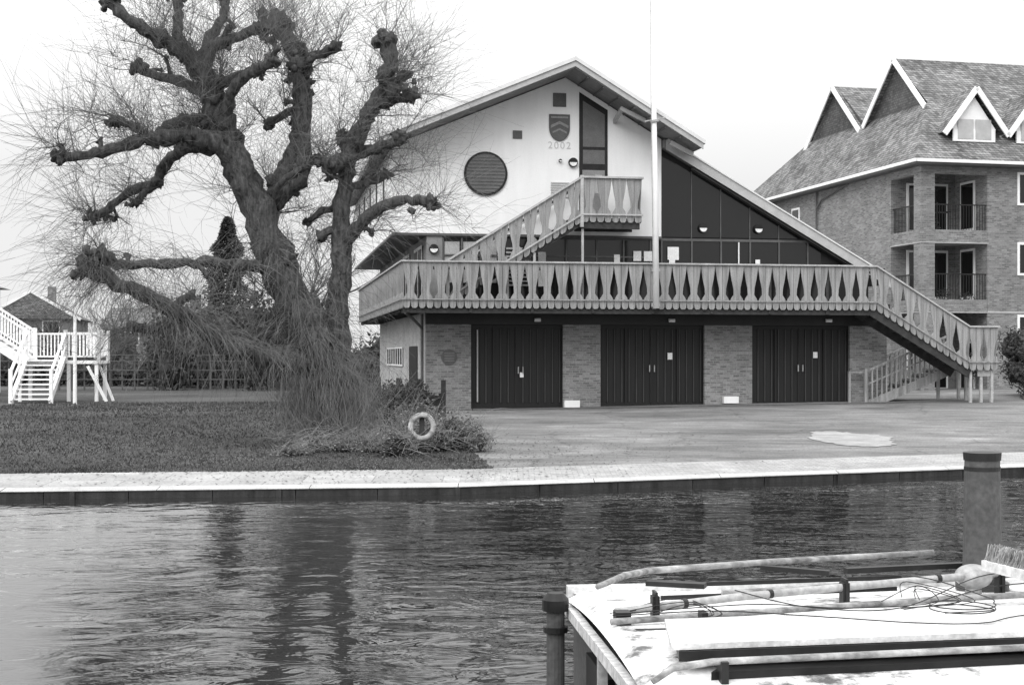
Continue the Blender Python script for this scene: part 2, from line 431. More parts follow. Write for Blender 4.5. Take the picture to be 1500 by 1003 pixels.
b.box(18.0,18.45,-1.47,-1.44,1.0,1.26)
b.obj('stair_posts','woodcap',bh)
def lowroof(s): return 8.27-.57*(s-8.40)
b=B(); b.prism([(.5,3.34),(14.9,3.34),(14.9,lowroof(14.9)-.25),(7.68,lowroof(7.68)-.25),(7.68,5.54),(.5,5.54)],.12,18,'y')
b.obj('first_floor_body','darkpanel',bh)
b=B().box(0,.5,.0,18,3.34,5.54); b.obj('first_floor_side_wall','panel',bh)
b=B()
for x0 in (.58,1.18,1.78): b.box(x0,x0+.48,.08,.118,4.0,5.3)
b.obj('pale_window_blinds','blind',bh)
b=B(); b.box(2.35,7.6,.08,.118,3.42,5.45); b.box(7.72,13.2,.08,.118,3.42,5.42)
b.prism([(7.72,5.55),(12.7,5.55),(7.72,lowroof(7.72)-.45)],.08,.118,'y')
b.obj('glazing','glass',bh)
b=B()
for x in (.5,1.1,1.7,2.3,3.4,4.5,5.5,6.4,7.3): b.box(x,x+.055,.03,.079,3.35,5.5)
for x in (7.68,8.7,9.7,10.7,11.7,12.7): 
    zt=min(lowroof(x)-.35,9); b.box(x,x+.05,.03,.079,3.35,min(zt,5.42))
b.box(.5,13.3,.035,.078,5.42,5.5); b.box(.5,7.6,.036,.078,4.85,4.9)
for x in (8.7,9.7,10.7,11.7): b.box(x,x+.03,.05,.079,5.5,lowroof(x)-.4)
b.obj('window_frames','frame',bh)
b=B()
for x,z,w_,h_ in ((6.1,4.65,.2,.3),(6.75,4.75,.26,.32),(7.1,4.75,.28,.32),(7.9,4.8,.38,.42),(7.95,4.6,.2,.2),(10.9,4.6,.16,.24),(3.6,3.9,.25,1.1)): b.box(x,x+w_,.02,.028,z,z+h_)
b.box(10.3,10.34,.0,.03,3.4,5.4)
b.obj('window_notices','paper',bh)
b=B()
for k in range(10): b.box(2.55,3.35,-.02,.02,3.9+k*.13,3.96+k*.13)
b.obj('slatted_vent','fascia',bh)
def mroof(s): return 10.94-.417*(4.485-s) if s<4.485 else 10.94-.596*(s-4.485)
wl=[(-1.08,5.55),(7.67,5.55),(7.67,mroof(7.67)-.33),(5.9,mroof(5.9)-.33),(4.485,10.61),(-1.08,mroof(-1.08)-.33)]
B().prism(wl,-.04,18.1,'y').obj('upper_storey_white_wall','render',bh)
B().box(-1.1,7.69,-.06,18.12,5.47,5.545).obj('drip_trim','frame',bh)
rp=[(-1.5,8.44),(4.485,10.94),(8.58,8.5),(8.58,8.24),(4.485,10.64),(-1.5,8.16)]
B().prism(rp,-1.46,18.5,'y').obj('main_roof_soffit','soffit',bh)
B().prism([(-1.55,8.40),(4.485,10.93),(8.63,8.45),(8.63,8.21),(4.485,10.68),(-1.55,8.14)],-1.52,-1.462,'y').obj('bargeboards','fascia',bh)
B().prism([(-1.6,8.43),(4.485,10.98),(8.68,8.48),(8.68,8.36),(4.485,10.86),(-1.6,8.31)],-1.57,18.6,'y').obj('roof_coping','coping',bh)
B().box(-1.62,-1.5,-1.5,18.5,8.2,8.33).obj('eaves_gutter','fascia',bh)
b=B()
for s in (4.9,5.4,5.9,6.4,6.9,7.4,7.9): b.bar((s,-1.45,mroof(s)-.335),(s,-.05,mroof(s)-.335),.04,.04)
b.obj('soffit_battens','frame',bh)
b=B()
b.bar((6.05,-1.0,mroof(6.05)-.5),(6.9,-1.0,mroof(6.9)-.38),.1,.12); b.bar((6.1,-1.0,mroof(6.1)-.5),(6.1,-.05,mroof(6.1)-.75),.1,.12)
b.bar((7.75,-.8,mroof(7.75)-.5),(8.5,-.8,mroof(8.5)-.42),.1,.14)
b.obj('steel_brackets','fascia',bh)
def slab(o0,o1,s0,s1): return [(s0,lowroof(s0)+o1),(s1,lowroof(s1)+o1),(s1,lowroof(s1)+o0),(s0,lowroof(s0)+o0)]
B().prism(slab(-.24,0,7.7,15.4),-.3,18.3,'y').obj('lower_roof','soffit',bh)
B().prism(slab(-.30,.02,7.75,15.5),-.36,-.302,'y').obj('lower_bargeboard','fascia',bh)
B().prism(slab(.02,.07,7.8,15.55),-.4,18.3,'y').obj('lower_coping','coping',bh)
B().prism([(8.7,lowroof(8.7)-.3),(15.2,lowroof(15.2)-.3),(15.2,lowroof(15.2)-.36),(8.7,lowroof(8.7)-.36)],-.2,.05,'y').obj('lower_roof_trim','frame',bh)
B().cyl((2.9,3.0),.07,10.2,10.65,10).cyl((2.9,3.0),.1,10.65,10.72,10).obj('roof_vent_cowl','frame',bh)
b=B(); b.tube([(1.88,-.10,7.46),(1.88,-.045,7.46)],.70,40); b.obj('round_window_frame','black',bh)
b=B(); b.tube([(1.88,-.115,7.46),(1.88,-.101,7.46)],.63,40); b.obj('round_window_glass','frame',bh)
b=B()
for k in range(-5,6):
    zz=k*.11; L=math.sqrt(.62**2-zz*zz); b.box(1.88-L,1.88+L,-.13,-.117,7.46+zz-.03,7.46+zz+.03)
b.obj('round_window_louvres','louv',bh)
def shield(w_,h_,cx,cz): 
    p=[(-w_/2,h_*.45),(w_/2,h_*.45)]
    for k in range(9):
        a=k/8*math.pi/2; p.append((w_/2*math.cos(a),-h_*.05-h_*.5*math.sin(a)))
    for k in range(7,-1,-1):
        a=k/8*math.pi/2; p.append((-w_/2*math.cos(a),-h_*.05-h_*.5*math.sin(a)))
    return [(cx+x,cz+z) for x,z in p]
B().prism(shield(.68,.86,4.28,9.03),-.08,-.045,'y').obj('shield_plaque','frame',bh)
b=B(); b.prism([(3.99,9.06),(4.28,9.2),(4.57,9.06),(4.57,8.97),(4.28,9.11),(3.99,8.97)],-.09,-.081,'y')
b.prism([(4.05,8.86),(4.28,8.97),(4.51,8.86),(4.51,8.8),(4.28,8.91),(4.05,8.8)],-.09,-.081,'y')
b.box(4.0,4.56,-.09,-.081,9.29,9.35)
b.obj('shield_plain_marks','panel',bh)
M['faint']=mat('faint_lettering',.52,.56,3,.7,fv=(.97,1.03))
tx=bpy.data.curves.new('date_numerals','FONT'); tx.body='2002'; tx.size=.32; tx.align_x='CENTER'; tx.extrude=.004
to=bpy.data.objects.new('date_numerals',tx); sc.collection.objects.link(to); to.parent=bh; to.location=(4.28,-.05,8.32); to.rotation_euler=(math.pi/2,0,0)
tx.materials.append(M['faint']); tx.space_character=1.25
b=B(); b.box(4.07,4.5,-.07,-.042,9.66,10.1); b.box(2.76,3.06,-.07,-.042,8.6,8.86); b.obj('wall_vents','frame',bh)
b=B()
for k in range(7): b.box(4.0,4.6,-.07,-.042,6.75+k*.075,6.79+k*.075)
b.obj('louvre_vent','fascia',bh)
b=B(); b.prism([(4.93,6.0),(5.87,6.0),(5.87,9.6),(4.93,10.16)],-.06,-.042,'y'); b.obj('tall_window_frame','black',bh)
b=B(); b.prism([(5.05,8.4),(5.77,8.4),(5.77,9.45),(5.05,9.88)],-.07,-.061,'y'); b.box(5.05,5.77,-.07,-.061,7.85,8.3); b.obj('tall_window_glass','louv',bh)
b=B(); b.box(5.03,5.77,-.08,-.061,6.1,7.65); b.obj('upper_door_leaf','panel',bh)
b=B(); b.box(5.15,5.35,-.09,-.081,7.0,7.45); b.box(5.45,5.68,-.09,-.081,6.9,7.5); b.obj('upper_door_notices','blind',bh)
def lamps(lst):
    b=B(); c=B()
    for x,y,z,r in lst:
        b.tube([(x,y-.1,z),(x,y,z)],r,18); 
        c.prism([(x+r*.82*math.cos(a*math.pi/8),z+r*.82*math.sin(a*math.pi/8)) for a in range(8,17)],y-.115,y-.101,'y')
    b.obj('bulkhead_lamp_bodies','black',bh); c.obj('bulkhead_lamp_glass','paper',bh)
lamps([(4.72,-.045,7.88,.15),(.22,-.0,5.05,.15),(9.1,.07,5.85,.15),(11.0,.07,5.85,.15),(4.3,-.045,7.93,.05)])
b=B()
for y0 in (3,6,9,12,15): b.box(-1.11,-1.075,y0,y0+.35,6.6,8.0)
b.box(-.03,0,7.5,14,1.35,1.95)
for y0 in (1,5,9,13): b.box(-.03,0,y0,y0+2.4,3.6,5.2)
b.box(-.03,0,2.6,5.2,0,2.0)
b.obj('side_windows','black',bh)
b=B()
for k in range(8): b.box(-.05,-.031,7.5+k*.92,7.62+k*.92,1.35,1.95)
b.box(-.05,-.031,7.5,14.0,1.29,1.35); b.box(-.05,-.031,7.5,14.0,1.95,2.0)
for y0 in (1,5,9,13): b.box(-.05,-.031,y0,y0+.1,3.6,5.2); b.box(-.05,-.031,y0+1.2,y0+1.3,3.6,5.2); b.box(-.05,-.031,y0,y0+2.4,5.15,5.25)
b.obj('side_window_bars','whitepaint',bh)
b=B(); b.tube([(-.12,.25,3.0),(-.12,.25,.1)],.05,8); b.tube([(-.8,-1.2,3.0),(-.45,-.4,2.8),(-.12,.25,2.55)],.045,8); b.obj('downpipe','frame',bh)
s0,s1,z0,z1=.5,4.73,3.34,6.0
b=B()
b.boards((s0+.05,-1.3,z0-.12),(s1,-1.3,z1-.14),1.38); b.boards((s1,-1.3,z1-.14),(6.67,-1.3,z1-.14),1.38)
b.boards((6.67,-1.3,z1-.14),(6.67,-.06,z1-.14),1.38)
b.obj('upper_stair_boards','wood',bh)
b=B(); hh=1.27
b.bar((s0,-1.31,z0+hh),(s1,-1.31,z1+hh),.12,.06); b.bar((s1,-1.31,z1+hh),(6.72,-1.31,z1+hh),.12,.06); b.bar((6.67,-1.25,z1+hh),(6.67,-.05,z1+hh),.12,.06)
b.bar((s0,-1.35,z0+.12),(s1,-1.35,z1+.1),.03,.05); b.bar((s1,-1.35,z1+.1),(6.7,-1.35,z1+.1),.03,.05)
b.bar((s0,-.25,z0+.95),(s1,-.25,z1+.95),.06,.06)
b.box(s1-.05,s1+.05,-1.36,-1.27,z1-.3,z1+hh+.05); b.box(s0-.05,s0+.05,-1.36,-1.27,z0,z0+hh+.05)
b.obj('upper_stair_rails','woodcap',bh)
b=B(); n=15
for i in range(n):
    x=s0+(s1-s0)*(i+.5)/n; z=z0+(z1-z0)*(i+1)/n; b.box(x-.14,x+.14,-1.22,-.2,z-.05,z-.005)
b.bar((s0,-1.2,z0-.05),(s1,-1.2,z1-.1),.06,.26); b.bar((s0,-.2,z0-.05),(s1,-.2,z1-.1),.06,.26)
b.box(s1,6.62,-1.24,-.07,z1-.12,z1); b.box(s1,6.62,-1.24,-1.14,z1-.34,z1-.12); b.box(s1,6.62,-.3,-.2,z1-.34,z1-.12)
b.bar((s0,-1.26,z0+1.05),(s1,-1.26,z1+1.05),.04,.08)
b.obj('upper_stair_structure','wooddark',bh)
b=B(); b.box(2.35,2.42,-1.25,-1.18,3.34,4.4); b.box(3.2,3.27,-1.25,-1.18,3.34,4.9); b.box(4.75,4.82,-1.2,-1.13,3.34,5.7); b.obj('upper_stair_props','woodcap',bh)

fp=empty('flagpole',(0,0,0))
fx=(-2.70)+6.98*.985+1.85*.1736; fy=45+6.98*.1736-1.85*.985
B().tube([(fx,fy,3.15),(fx-.03,fy,7),(fx-.16,fy,15.5)],[.105,.09,.05],14).obj('pole_shaft','whitepaint',fp,smooth=True)
b=B(); b.box(fx-.13,fx+.13,fy+.02,fy+.25,3.2,3.32); b.box(fx-.13,fx+.13,fy+.02,fy+.25,4.3,4.4); b.tube([(fx-.04,fy,8.95),(fx-.05,fy,9.02)],.14,12); b.bar((fx-.35,fy,8.98),(fx+.3,fy,9.1),.04,.04); b.obj('pole_brackets','steel',fp)
B().tube([(fx-.1,fy-.12,3.9),(fx-.16,fy-.08,9),(fx-.2,fy-.04,15.3)],.008,4).obj('halyard','steel',fp)
B().blob((fx-.16,fy,15.55),(.08,.08,.08),0,0).obj('pole_finial','whitepaint',fp)
# ------------------------------------------------------------------ apartments
ap=empty('apartment_building',(16.4,57,0),13)
A1=24; K1=18
b=B(); b.box(2.95,A1,0,K1,-.5,9.4); b.box(0,2.95,2.5,K1,-.5,9.4)
b.box(0,.6,0,.6,-.5,9.4); b.box(0,.5,.6,2.5,-.5,1.1)
for z in (3.45,6.25): b.box(.61,2.94,.01,.25,z,z+.5); b.box(.01,.25,.61,2.49,z,z+.5)
b.box(.6,2.95,0,.25,9.0,9.4); b.box(0,.25,.6,2.5,9.0,9.4)
b.obj('brick_walls','nbrick',ap)
b=B()
for z in (3.5,6.3): b.box(.25,2.94,.25,2.49,z,z+.3)
for z in (3.41,6.21): b.box(-.03,2.99,-.03,.27,z,z+.035); b.box(-.03,.27,.27,2.5,z,z+.035)
b.box(2.96,A1,-.02,-.001,3.41,3.48)
b.obj('balcony_slabs','fascia',ap)
b=B()
for z in (3.95,6.75):
    for k in range(20): x=.62+k*.12; b.box(x,x+.02,.1,.12,z,z+1.0)
    for k in range(16): y=.62+k*.12; b.box(.1,.12,y,y+.02,z,z+1.0)
    b.box(.6,2.95,.09,.13,z+1,z+1.05); b.box(.09,.13,.6,2.5,z+1,z+1.05)
b.obj('balcony_railings','black',ap)
b=B(); c=B()
for z in (.2,4.0,6.8):
    for x0,x1 in ((.7,1.4),(1.75,2.6)):
        b.box(x0,x1,2.44,2.499,z,z+2.1); c.box(x0+.1,x1-.1,2.42,2.439,z+.15,z+2.0)
    b.box(2.9,2.949,.9,2.0,z,z+2.1); c.box(2.88,2.899,1.0,1.9,z+.15,z+2.0)
for x in (4.3,8,11.5,15,19):
    for z0_,z1_ in ((7.8,9.15),(4.95,6.3),(2.2,3.35)):
        b.box(x,x+1.5,-.04,.0,z0_,z1_); c.box(x+.1,x+.7,-.05,-.041,z0_+.1,z1_-.1); c.box(x+.8,x+1.4,-.05,-.041,z0_+.1,z1_-.1)
for y in (11.5,14.5): 
    for z0_ in (7.6,4.9,2.1): b.box(-.04,0,y,y+.9,z0_,z0_+1.2); c.box(-.05,-.041,y+.1,y+.8,z0_+.1,z0_+1.1)
b.obj('window_frames','whitepaint',ap); c.obj('window_glass','glass',ap)
b=B(); rs=.9204
E0=9.5; zr=14.7
def rf(k): return E0+(k+.5)*rs
b.poly((-.5,-.5,E0),(A1+.5,-.5,E0),(A1+.5,5.15,zr),(1.5,5.15,zr),(1.75,2.6,rf(2.6)))
b.poly((-.5,-.5,E0),(1.75,2.6,rf(2.6)),(1.75,14.2,rf(2.6)),(-.5,K1+.5,E0))
b.poly((1.5,5.15,zr),(A1+.5,5.15,zr),(A1+.5,8.2,11.9),(1.5,8.2,11.9))
b.poly((1.5,8.2,11.9),(A1+.5,8.2,11.9),(A1+.5,11.2,14.6),(1.5,11.2,14.6))
b.poly((1.5,11.2,14.6),(A1+.5,11.2,14.6),(A1+.5,18.5,9.5),(-.5,18.5,9.5),(1.75,14.2,12.35))
DA=(2.62,5.5,12,16)
for a in DA:
    b.poly((a-1.4,.25,10.75),(a,.25,12.6),(a,2.87,12.6),(a-1.4,.86,10.75)); b.poly((a+1.4,.25,10.75),(a,.25,12.6),(a,2.87,12.6),(a+1.4,.86,10.75))
b.obj('tiled_roof','tile',ap,fix=False)
b=B(); b.poly((1.78,2.6,12.3),(1.78,7.8,12.3),(1.78,5.15,14.65)); b.poly((1.78,8.3,12.3),(1.78,14.1,12.3),(1.78,11.2,14.55))
b.poly((A1,0,9.4),(A1,5.15,14.6),(A1,10,10)); b.obj('tile_hung_gables','tilehung',ap,fix=False)
b=B()
def bg(p0,p1,w=.06,h=.24): b.bar(p0,p1,w,h)
bg((1.47,2.35,12.12),(1.47,5.15,14.68)); bg((1.47,7.95,12.12),(1.47,5.15,14.68))
bg((1.47,8.3,12.0),(1.47,11.2,14.58)); bg((1.47,14.2,11.9),(1.47,11.2,14.58))
for a in DA:
    bg((a-1.45,.22,10.65),(a,.22,12.55),.06,.22); bg((a+1.45,.22,10.65),(a,.22,12.55),.06,.22)
    b.poly((a-1.0,.45,10.9),(a+1.0,.45,10.9),(a,.45,12.25)); b.box(a-.95,a+.95,.42,.5,10.4,10.9)
b.box(-.55,A1+.5,-.6,-.5,9.38,9.5); b.box(-.6,-.5,-.6,K1+.5,9.38,9.5)
b.obj('white_bargeboards','whitepaint',ap,fix=False)
b=B()
for a in DA:
    b.box(a-.75,a-.05,.40,.419,10.5,11.3) ; b.box(a+.05,a+.75,.40,.419,10.5,11.3)
b.obj('dormer_glass','fascia',ap)
b=B(); b.box(-.5,A1+.4,-.5,.0,9.3,9.39); b.box(-.5,0,0,K1,9.3,9.39); b.obj('eaves_soffit','frame',ap)
b=B(); b.tube([(-.1,9.5,9.3),(-.1,9.5,0)],.05,8); b.tube([(-.1,6.2,9.3),(-.1,8.9,8.9),(-.1,9.5,8.5)],.045,8); b.obj('drainpipes','frame',ap)
B().box(4.6,5.5,6,7,13.5,14.85).obj('chimney_stack','nbrick',ap)
def leaves(b,ells,n,size,rnd=1.0):
    tot=sum(e[3]*e[4]*e[5] for e in ells)
    for e_ in ells:
        k=int(n*e_[3]*e_[4]*e_[5]/tot)
        for i in range(k):
            d=Vector((random.gauss(0,1),random.gauss(0,1),random.gauss(0,1))).normalized()
            r=(R()**.38)*(1+.35*noise.noise(d*2.5+Vector((e_[0],e_[1],e_[2]))))
            p=Vector((e_[0]+d.x*r*e_[3],e_[1]+d.y*r*e_[4],e_[2]+d.z*r*e_[5]))
            a=Vector((random.gauss(0,1),random.gauss(0,1),random.gauss(0,1))).normalized()*size*U(.5,1.3); c=a.orthogonal().normalized()*size*U(.25,.6)
            b.poly(p-a,p+c,p+a,p-c)
b=B(); leaves(b,[(1.2,.35,4.1,.35,.2,.35),(2.2,.35,4.0,.4,.2,.3),(.8,.4,6.9,.25,.2,.35),(2.5,.35,1.3,.5,.3,.5),(1.3,.35,3.3,.5,.3,.35)],1500,.07); b.obj('balcony_plants','leafd',ap,fix=False)
b=B(); b.bar((1.0,.5,7.5),(1.5,.5,7.5),.4,.04); 
for x in (1.0,1.5): b.bar((x,.5,6.8),(x,.5,7.9),.03,.03,(0,1,0))
b.obj('balcony_chair','black',ap)

# ------------------------------------------------------------------ foliage masses
def twig(b,p,d,L,r,droop,seg=5,wob=.16,n=3):
    d=Vector(d).normalized(); pts=[Vector(p)]; rad=[r]
    for i in range(seg):
        d=(d+Vector((random.gauss(0,wob),random.gauss(0,wob),random.gauss(0,wob)-droop))).normalized()
        pts.append(pts[-1]+d*L/seg); rad.append(r*(1-.7*(i+1)/seg))
    b.tube(pts,rad,n,cap=False); return pts
def bush(name,ells,n,size,m='leafd',core=True,tw=0,m2=None,twm='btwig',cs=.6):
    r=empty(name); b=B(); leaves(b,ells,n,size); b.obj('leaves',m,r,fix=False)
    if m2: b=B(); leaves(b,ells,n//2,size*.8); b.obj('dry_leaves',m2,r,fix=False)
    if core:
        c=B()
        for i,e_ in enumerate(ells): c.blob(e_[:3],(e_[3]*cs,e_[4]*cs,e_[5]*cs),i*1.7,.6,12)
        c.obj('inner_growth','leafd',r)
    if tw:
        t=B()
        for i in range(tw):
            e_=random.choice(ells); p=Vector((e_[0]+U(-.8,.8)*e_[3],e_[1]+U(-.8,.8)*e_[4],e_[2]+U(-.3,.4)*e_[5]))
            twig(t,p,Vector((U(-1,1),U(-1,.8),U(.0,1.1))),U(.6,1.9)*e_[5],.007,.12)
        t.obj('bare_stems',twm,r,fix=False)
    return r
ells=[]
for i in range(34):
    x=U(-4.5,-.85); y=U(28.6,32.3); h=U(.10,.24)+(.3*R() if x>-2.4 else 0)
    ells.append((x,y,g(x,y)+h*.5,U(.3,.6),U(.3,.6),h))
ells+=[(-1.2,30.3,.05,.6,.5,.5),(-.7,29.8,-.15,.35,.5,.32),(-2.0,31.5,.2,.5,.5,.5),(-2.9,33.5,.1,.8,.6,.5)]
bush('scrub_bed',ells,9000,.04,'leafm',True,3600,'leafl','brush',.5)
ells=[(-3.0+U(-.9,.6),37.5+U(-1.5,2.5),.35,.5,.5,.6) for i in range(8)]
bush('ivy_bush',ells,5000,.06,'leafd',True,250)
ells=[]
for i in range(46):
    x=-34+i*.62+U(-.3,.3); y=82+U(-4,5); h=U(.7,1.9); ells.append((x,y,h*.8,U(.8,1.6),U(1,1.5),h))
for i in range(10):
    x=U(-17.5,-11.5); y=U(66,76); h=U(1.4,3.0); ells.append((x,y,h*.8,U(.9,1.6),1.2,h))
bush('distant_hedge',ells,26000,.16,'leafd',True,2600,None,'brush')
ells=[(17.3+U(0,3.5),48.8+U(-.6,2.5),.4+U(.2,1.7),U(.5,.9),.7,U(.5,.9)) for i in range(14)]
bush('evergreen_bush',ells,8000,.09,'leafd',True,100)
cf=empty('evergreen_tree',(-16.0,80,0)); b=B()
for i in range(15000):
    h=R(); z=1.0+8.5*h; a=U(0,6.28)
    rad=(2.4*(1-h)**.75+.1)*(1+.15*math.sin(z*5)+.7*noise.noise(Vector((math.cos(a)*1.4,math.sin(a)*1.4,z*.9))))
    r=rad*math.sqrt(R())
    p=Vector((r*math.cos(a),r*math.sin(a),z-.15*r)); q=Vector((math.cos(a)*.6+U(-.4,.4),math.sin(a)*.6+U(-.4,.4),U(-.5,.4)))*.15; c=q.orthogonal().normalized()*.05
    b.poly(p-q,p+c,p+q,p-c)
b.obj('needles','leafd',cf,fix=False); B().tube([(0,0,0),(0,0,9.4)],[.2,.03],8).obj('trunk','bark',cf)
def baretree(name,loc,h,spread,depth=5):
    r=empty(name,loc); b=B(); t=B()
    def grow(p,d,L,rad,k):
        pts=[p]; dd=d.copy(); 
        for i in range(3):
            dd=(dd+Vector((random.gauss(0,.12),random.gauss(0,.12),.03))).normalized(); pts.append(pts[-1]+dd*L/3)
        (b if k>2 else t).tube(pts,[rad,rad*.88,rad*.78,rad*.66],6 if k>2 else 3,cap=False)
        if k==0: return
        for i in range(3 if k<4 else 4):
            ax=Vector((random.gauss(0,1),random.gauss(0,1),random.gauss(0,.4))).normalized()
            nd=(dd+ax*spread*U(.4,1)).normalized(); grow(pts[random.choice((2,3))],nd,L*U(.6,.82),rad*.55,k-1)
    grow(Vector((0,0,0)),Vector((0,0,1)),h*.32,h*.018,depth)
    b.obj('trunk_and_boughs','bark',r,fix=False); t.obj('fine_branches','btwig',r,fix=False)
baretree('bare_tree',(-9.6,66,0),9,.75); baretree('bare_tree',(-12.5,74,0),8,.8); baretree('bare_tree',(-22,78,0),5.5,.9); baretree('bare_tree',(-27.5,86,0),6,.9)
baretree('bare_tree',(-25,92,0),6.5,.9); baretree('bare_tree',(-31,96,0),6,.8); baretree('bare_tree',(-19,90,0),6,.8)

# ------------------------------------------------------------------ the pollarded willow
tr=empty('pollarded_willow_tree',(-4.15,32,-.2)); S=1/65.1
def T(u,v,y=0): return Vector(((u-480)*S,y,(640-v)*S))
def cr(pts,sub=4):
    out=[]; n=len(pts)
    for i in range(n-1):
        p0=pts[max(i-1,0)];p1=pts[i];p2=pts[i+1];p3=pts[min(i+2,n-1)]
        for k in range(sub):
            t=k/sub; out.append(tuple(.5*((2*b_)+(-a_+c_)*t+(2*a_-5*b_+4*c_-d_)*t*t+(-a_+3*b_-3*c_+d_)*t**3) for a_,b_,c_,d_ in zip(p0,p1,p2,p3)))
    out.append(tuple(pts[-1])); return out
limbs=[
 [(495,665,0,46),(488,600,0,38),(478,550,0,36),(462,505,0,34),(440,460,0,31),(410,395,0,28),(388,335,0,27),(370,280,-.1,25),(350,235,-.2,23),(333,195,-.3,20),(322,150,-.4,19),(305,112,-.5,17),(272,80,-.6,12),(240,62,-.8,10),(205,40,-1,9),(180,18,-1.1,8)],
 [(500,640,.2,28),(490,540,.3,26),(490,470,.3,19),(496,400,.3,16),(498,330,.3,14),(503,270,.3,13),(515,215,.3,13),(538,160,.4,12),(558,120,.5,12),(568,85,.5,12),(562,48,.6,12)],
 [(385,320,0,22),(392,290,.3,19),(412,262,.4,17),(428,225,.5,17),(436,170,.6,16),(438,120,.7,15),(430,75,.8,15),(412,42,.8,14),(396,18,.9,15)],
 [(400,300,.2,13),(440,250,.2,13),(446,200,.1,12),(440,140,0,11),(436,95,-.1,10)],
 [(350,240,-.2,18),(322,212,-.6,15),(290,207,-.9,13),(240,212,-1.2,11),(195,228,-1.4,9),(150,240,-1.6,7),(120,243,-1.7,8)],
 [(318,222,-.4,11),(285,215,-.2,11),(245,235,0,10),(225,262,.2,8),(185,275,.4,7),(150,300,.5,6),(126,312,.6,8)],
 [(330,200,-.2,13),(300,175,.2,11),(265,168,.5,9),(232,175,.8,8),(208,192,1,8)],
 [(322,160,-.4,11),(290,130,-.1,10),(245,108,.3,8),(210,98,.6,7),(190,88,.7,8)],
 [(330,180,-.4,11),(352,140,-.8,9),(380,115,-1,8),(412,102,-1.1,8)],
 [(305,112,-.5,12),(312,80,-.4,10),(345,58,-.3,8),(385,42,-.2,9)],
 [(320,130,-.4,9),(350,105,.2,8),(380,98,.3,7)],
 [(280,90,-.6,11),(268,55,-.3,9),(262,20,-.1,8),(262,-10,0,8)],
 [(300,95,-.5,10),(300,55,.3,8),(320,15,.5,8),(318,-15,.6,7)],
 [(432,90,.7,10),(455,75,.5,8),(490,62,.4,7)],
 [(440,150,.6,9),(415,150,1.1,7),(378,165,1.3,7)],
 [(398,392,0,12),(360,388,-.4,9),(300,386,-.9,8),(240,390,-1.3,7),(200,393,-1.5,7),(178,382,-1.6,11)],
 [(468,535,0,24),(430,525,-.4,19),(380,515,-.8,16),(335,495,-1.2,14),(290,462,-1.5,12),(250,440,-1.7,11),(205,418,-1.9,10),(165,398,-2,12)],
 [(290,462,-1.5,9),(260,480,-1.5,7),(225,478,-1.7,6)],
 [(500,352,.3,11),(530,325,.1,10),(560,302,-.1,9),(598,293,-.3,8),(632,295,-.4,9)],
 [(515,222,.3,10),(500,232,.0,10),(487,243,-.2,10)],
 [(512,228,.3,9),(545,215,.2,8),(575,207,.0,8),(590,200,0,9)],
 [(512,225,.3,8),(500,205,.5,8),(496,192,.6,8)],
 [(545,150,.4,9),(570,142,.3,8),(600,135,.2,9)],
 [(558,120,.5,8),(575,110,.6,7),(590,98,.7,7)],
 [(500,300,.3,7),(475,300,.6,6),(440,318,.8,5)],
 [(395,300,.2,7),(420,268,-.5,6),(455,245,-.7,5)],
 [(500,270,.3,7),(530,262,.6,6),(560,245,.9,6)],
 [(240,212,-1.2,6),(215,195,-1.4,6),(195,190,-1.5,7)],
 [(226,262,.2,6),(212,282,.0,6),(200,292,0,6)],
]
b=B(); burls=[]
paths=[]
for L in limbs:
    P=cr(L,5); pts=[T(p[0],p[1],p[2]) for p in P]; rad=[p[3]*S*(.92+.22*noise.noise(Vector((i*.6,L[0][0],0)))) for i,p in enumerate(P)]
    for i in range(1,len(pts)): pts[i]+=Vector((U(-.035,.035),U(-.04,.04),U(-.035,.035)))*(1 if rad[i]<.3 else .4)
    b.tube(pts,rad,12,lump=.5); paths.append((pts,rad)); burls.append((pts[-1],rad[-1]))
for i,(p,r) in enumerate(burls): 
    b.blob(p,(r*1.4,r*1.3,r*1.2),i*2.3,1.0,12)
    for k in range(4):
        q=p+Vector((random.gauss(0,r),random.gauss(0,r),random.gauss(0,r)*.8)); b.blob(q,(r*.6,r*.6,r*.6),i+k,1.0,8)
mid=[(322,140,-.4),(300,112,-.5),(275,85,-.6),(432,60,.8),(345,225,-.2),(240,215,-1.2),(560,110,.5),(505,255,.3),(245,60,-.8),(436,100,.7),(290,207,-.9),(225,262,.2),(575,140,.3),(540,160,.4)]
for i,m_ in enumerate(mid):
    p=T(*m_)+Vector((U(-.1,.1),U(-.25,.05),U(-.1,.1))); b.blob(p,(U(.1,.2),U(.12,.2),U(.1,.2)),i*3.1,1.0,10); burls.append((p,.13))
t=B()
for pts,rad in paths:
    for i in range(2,len(pts)-1,2):
        if R()<.65:
            d=Vector((random.gauss(0,1),random.gauss(0,1),random.gauss(0,1))).normalized(); b.blob(pts[i]+d*rad[i]*.75,(rad[i]*U(.25,.5),)*3,i,.9,8)
        if R()<.24 and pts[i].z>2.5 and rad[i]<.35:
            d=Vector((random.gauss(0,1),random.gauss(0,.7),random.gauss(.3,.7))).normalized(); L=U(.2,.5); r0=rad[i]*U(.3,.5)
            q=pts[i]+d*(rad[i]*.5+L); b.tube([pts[i],pts[i]+d*(rad[i]*.6+L*.5)+Vector((0,0,.04)),q],[r0*1.3,r0,r0*1.1],8,lump=.4); b.blob(q,(r0*1.4,)*3,i,1.0,8); burls.append((q,r0*1.5))
b.obj('trunk_and_limbs','bark',tr,smooth=True)
C=T(400,300)
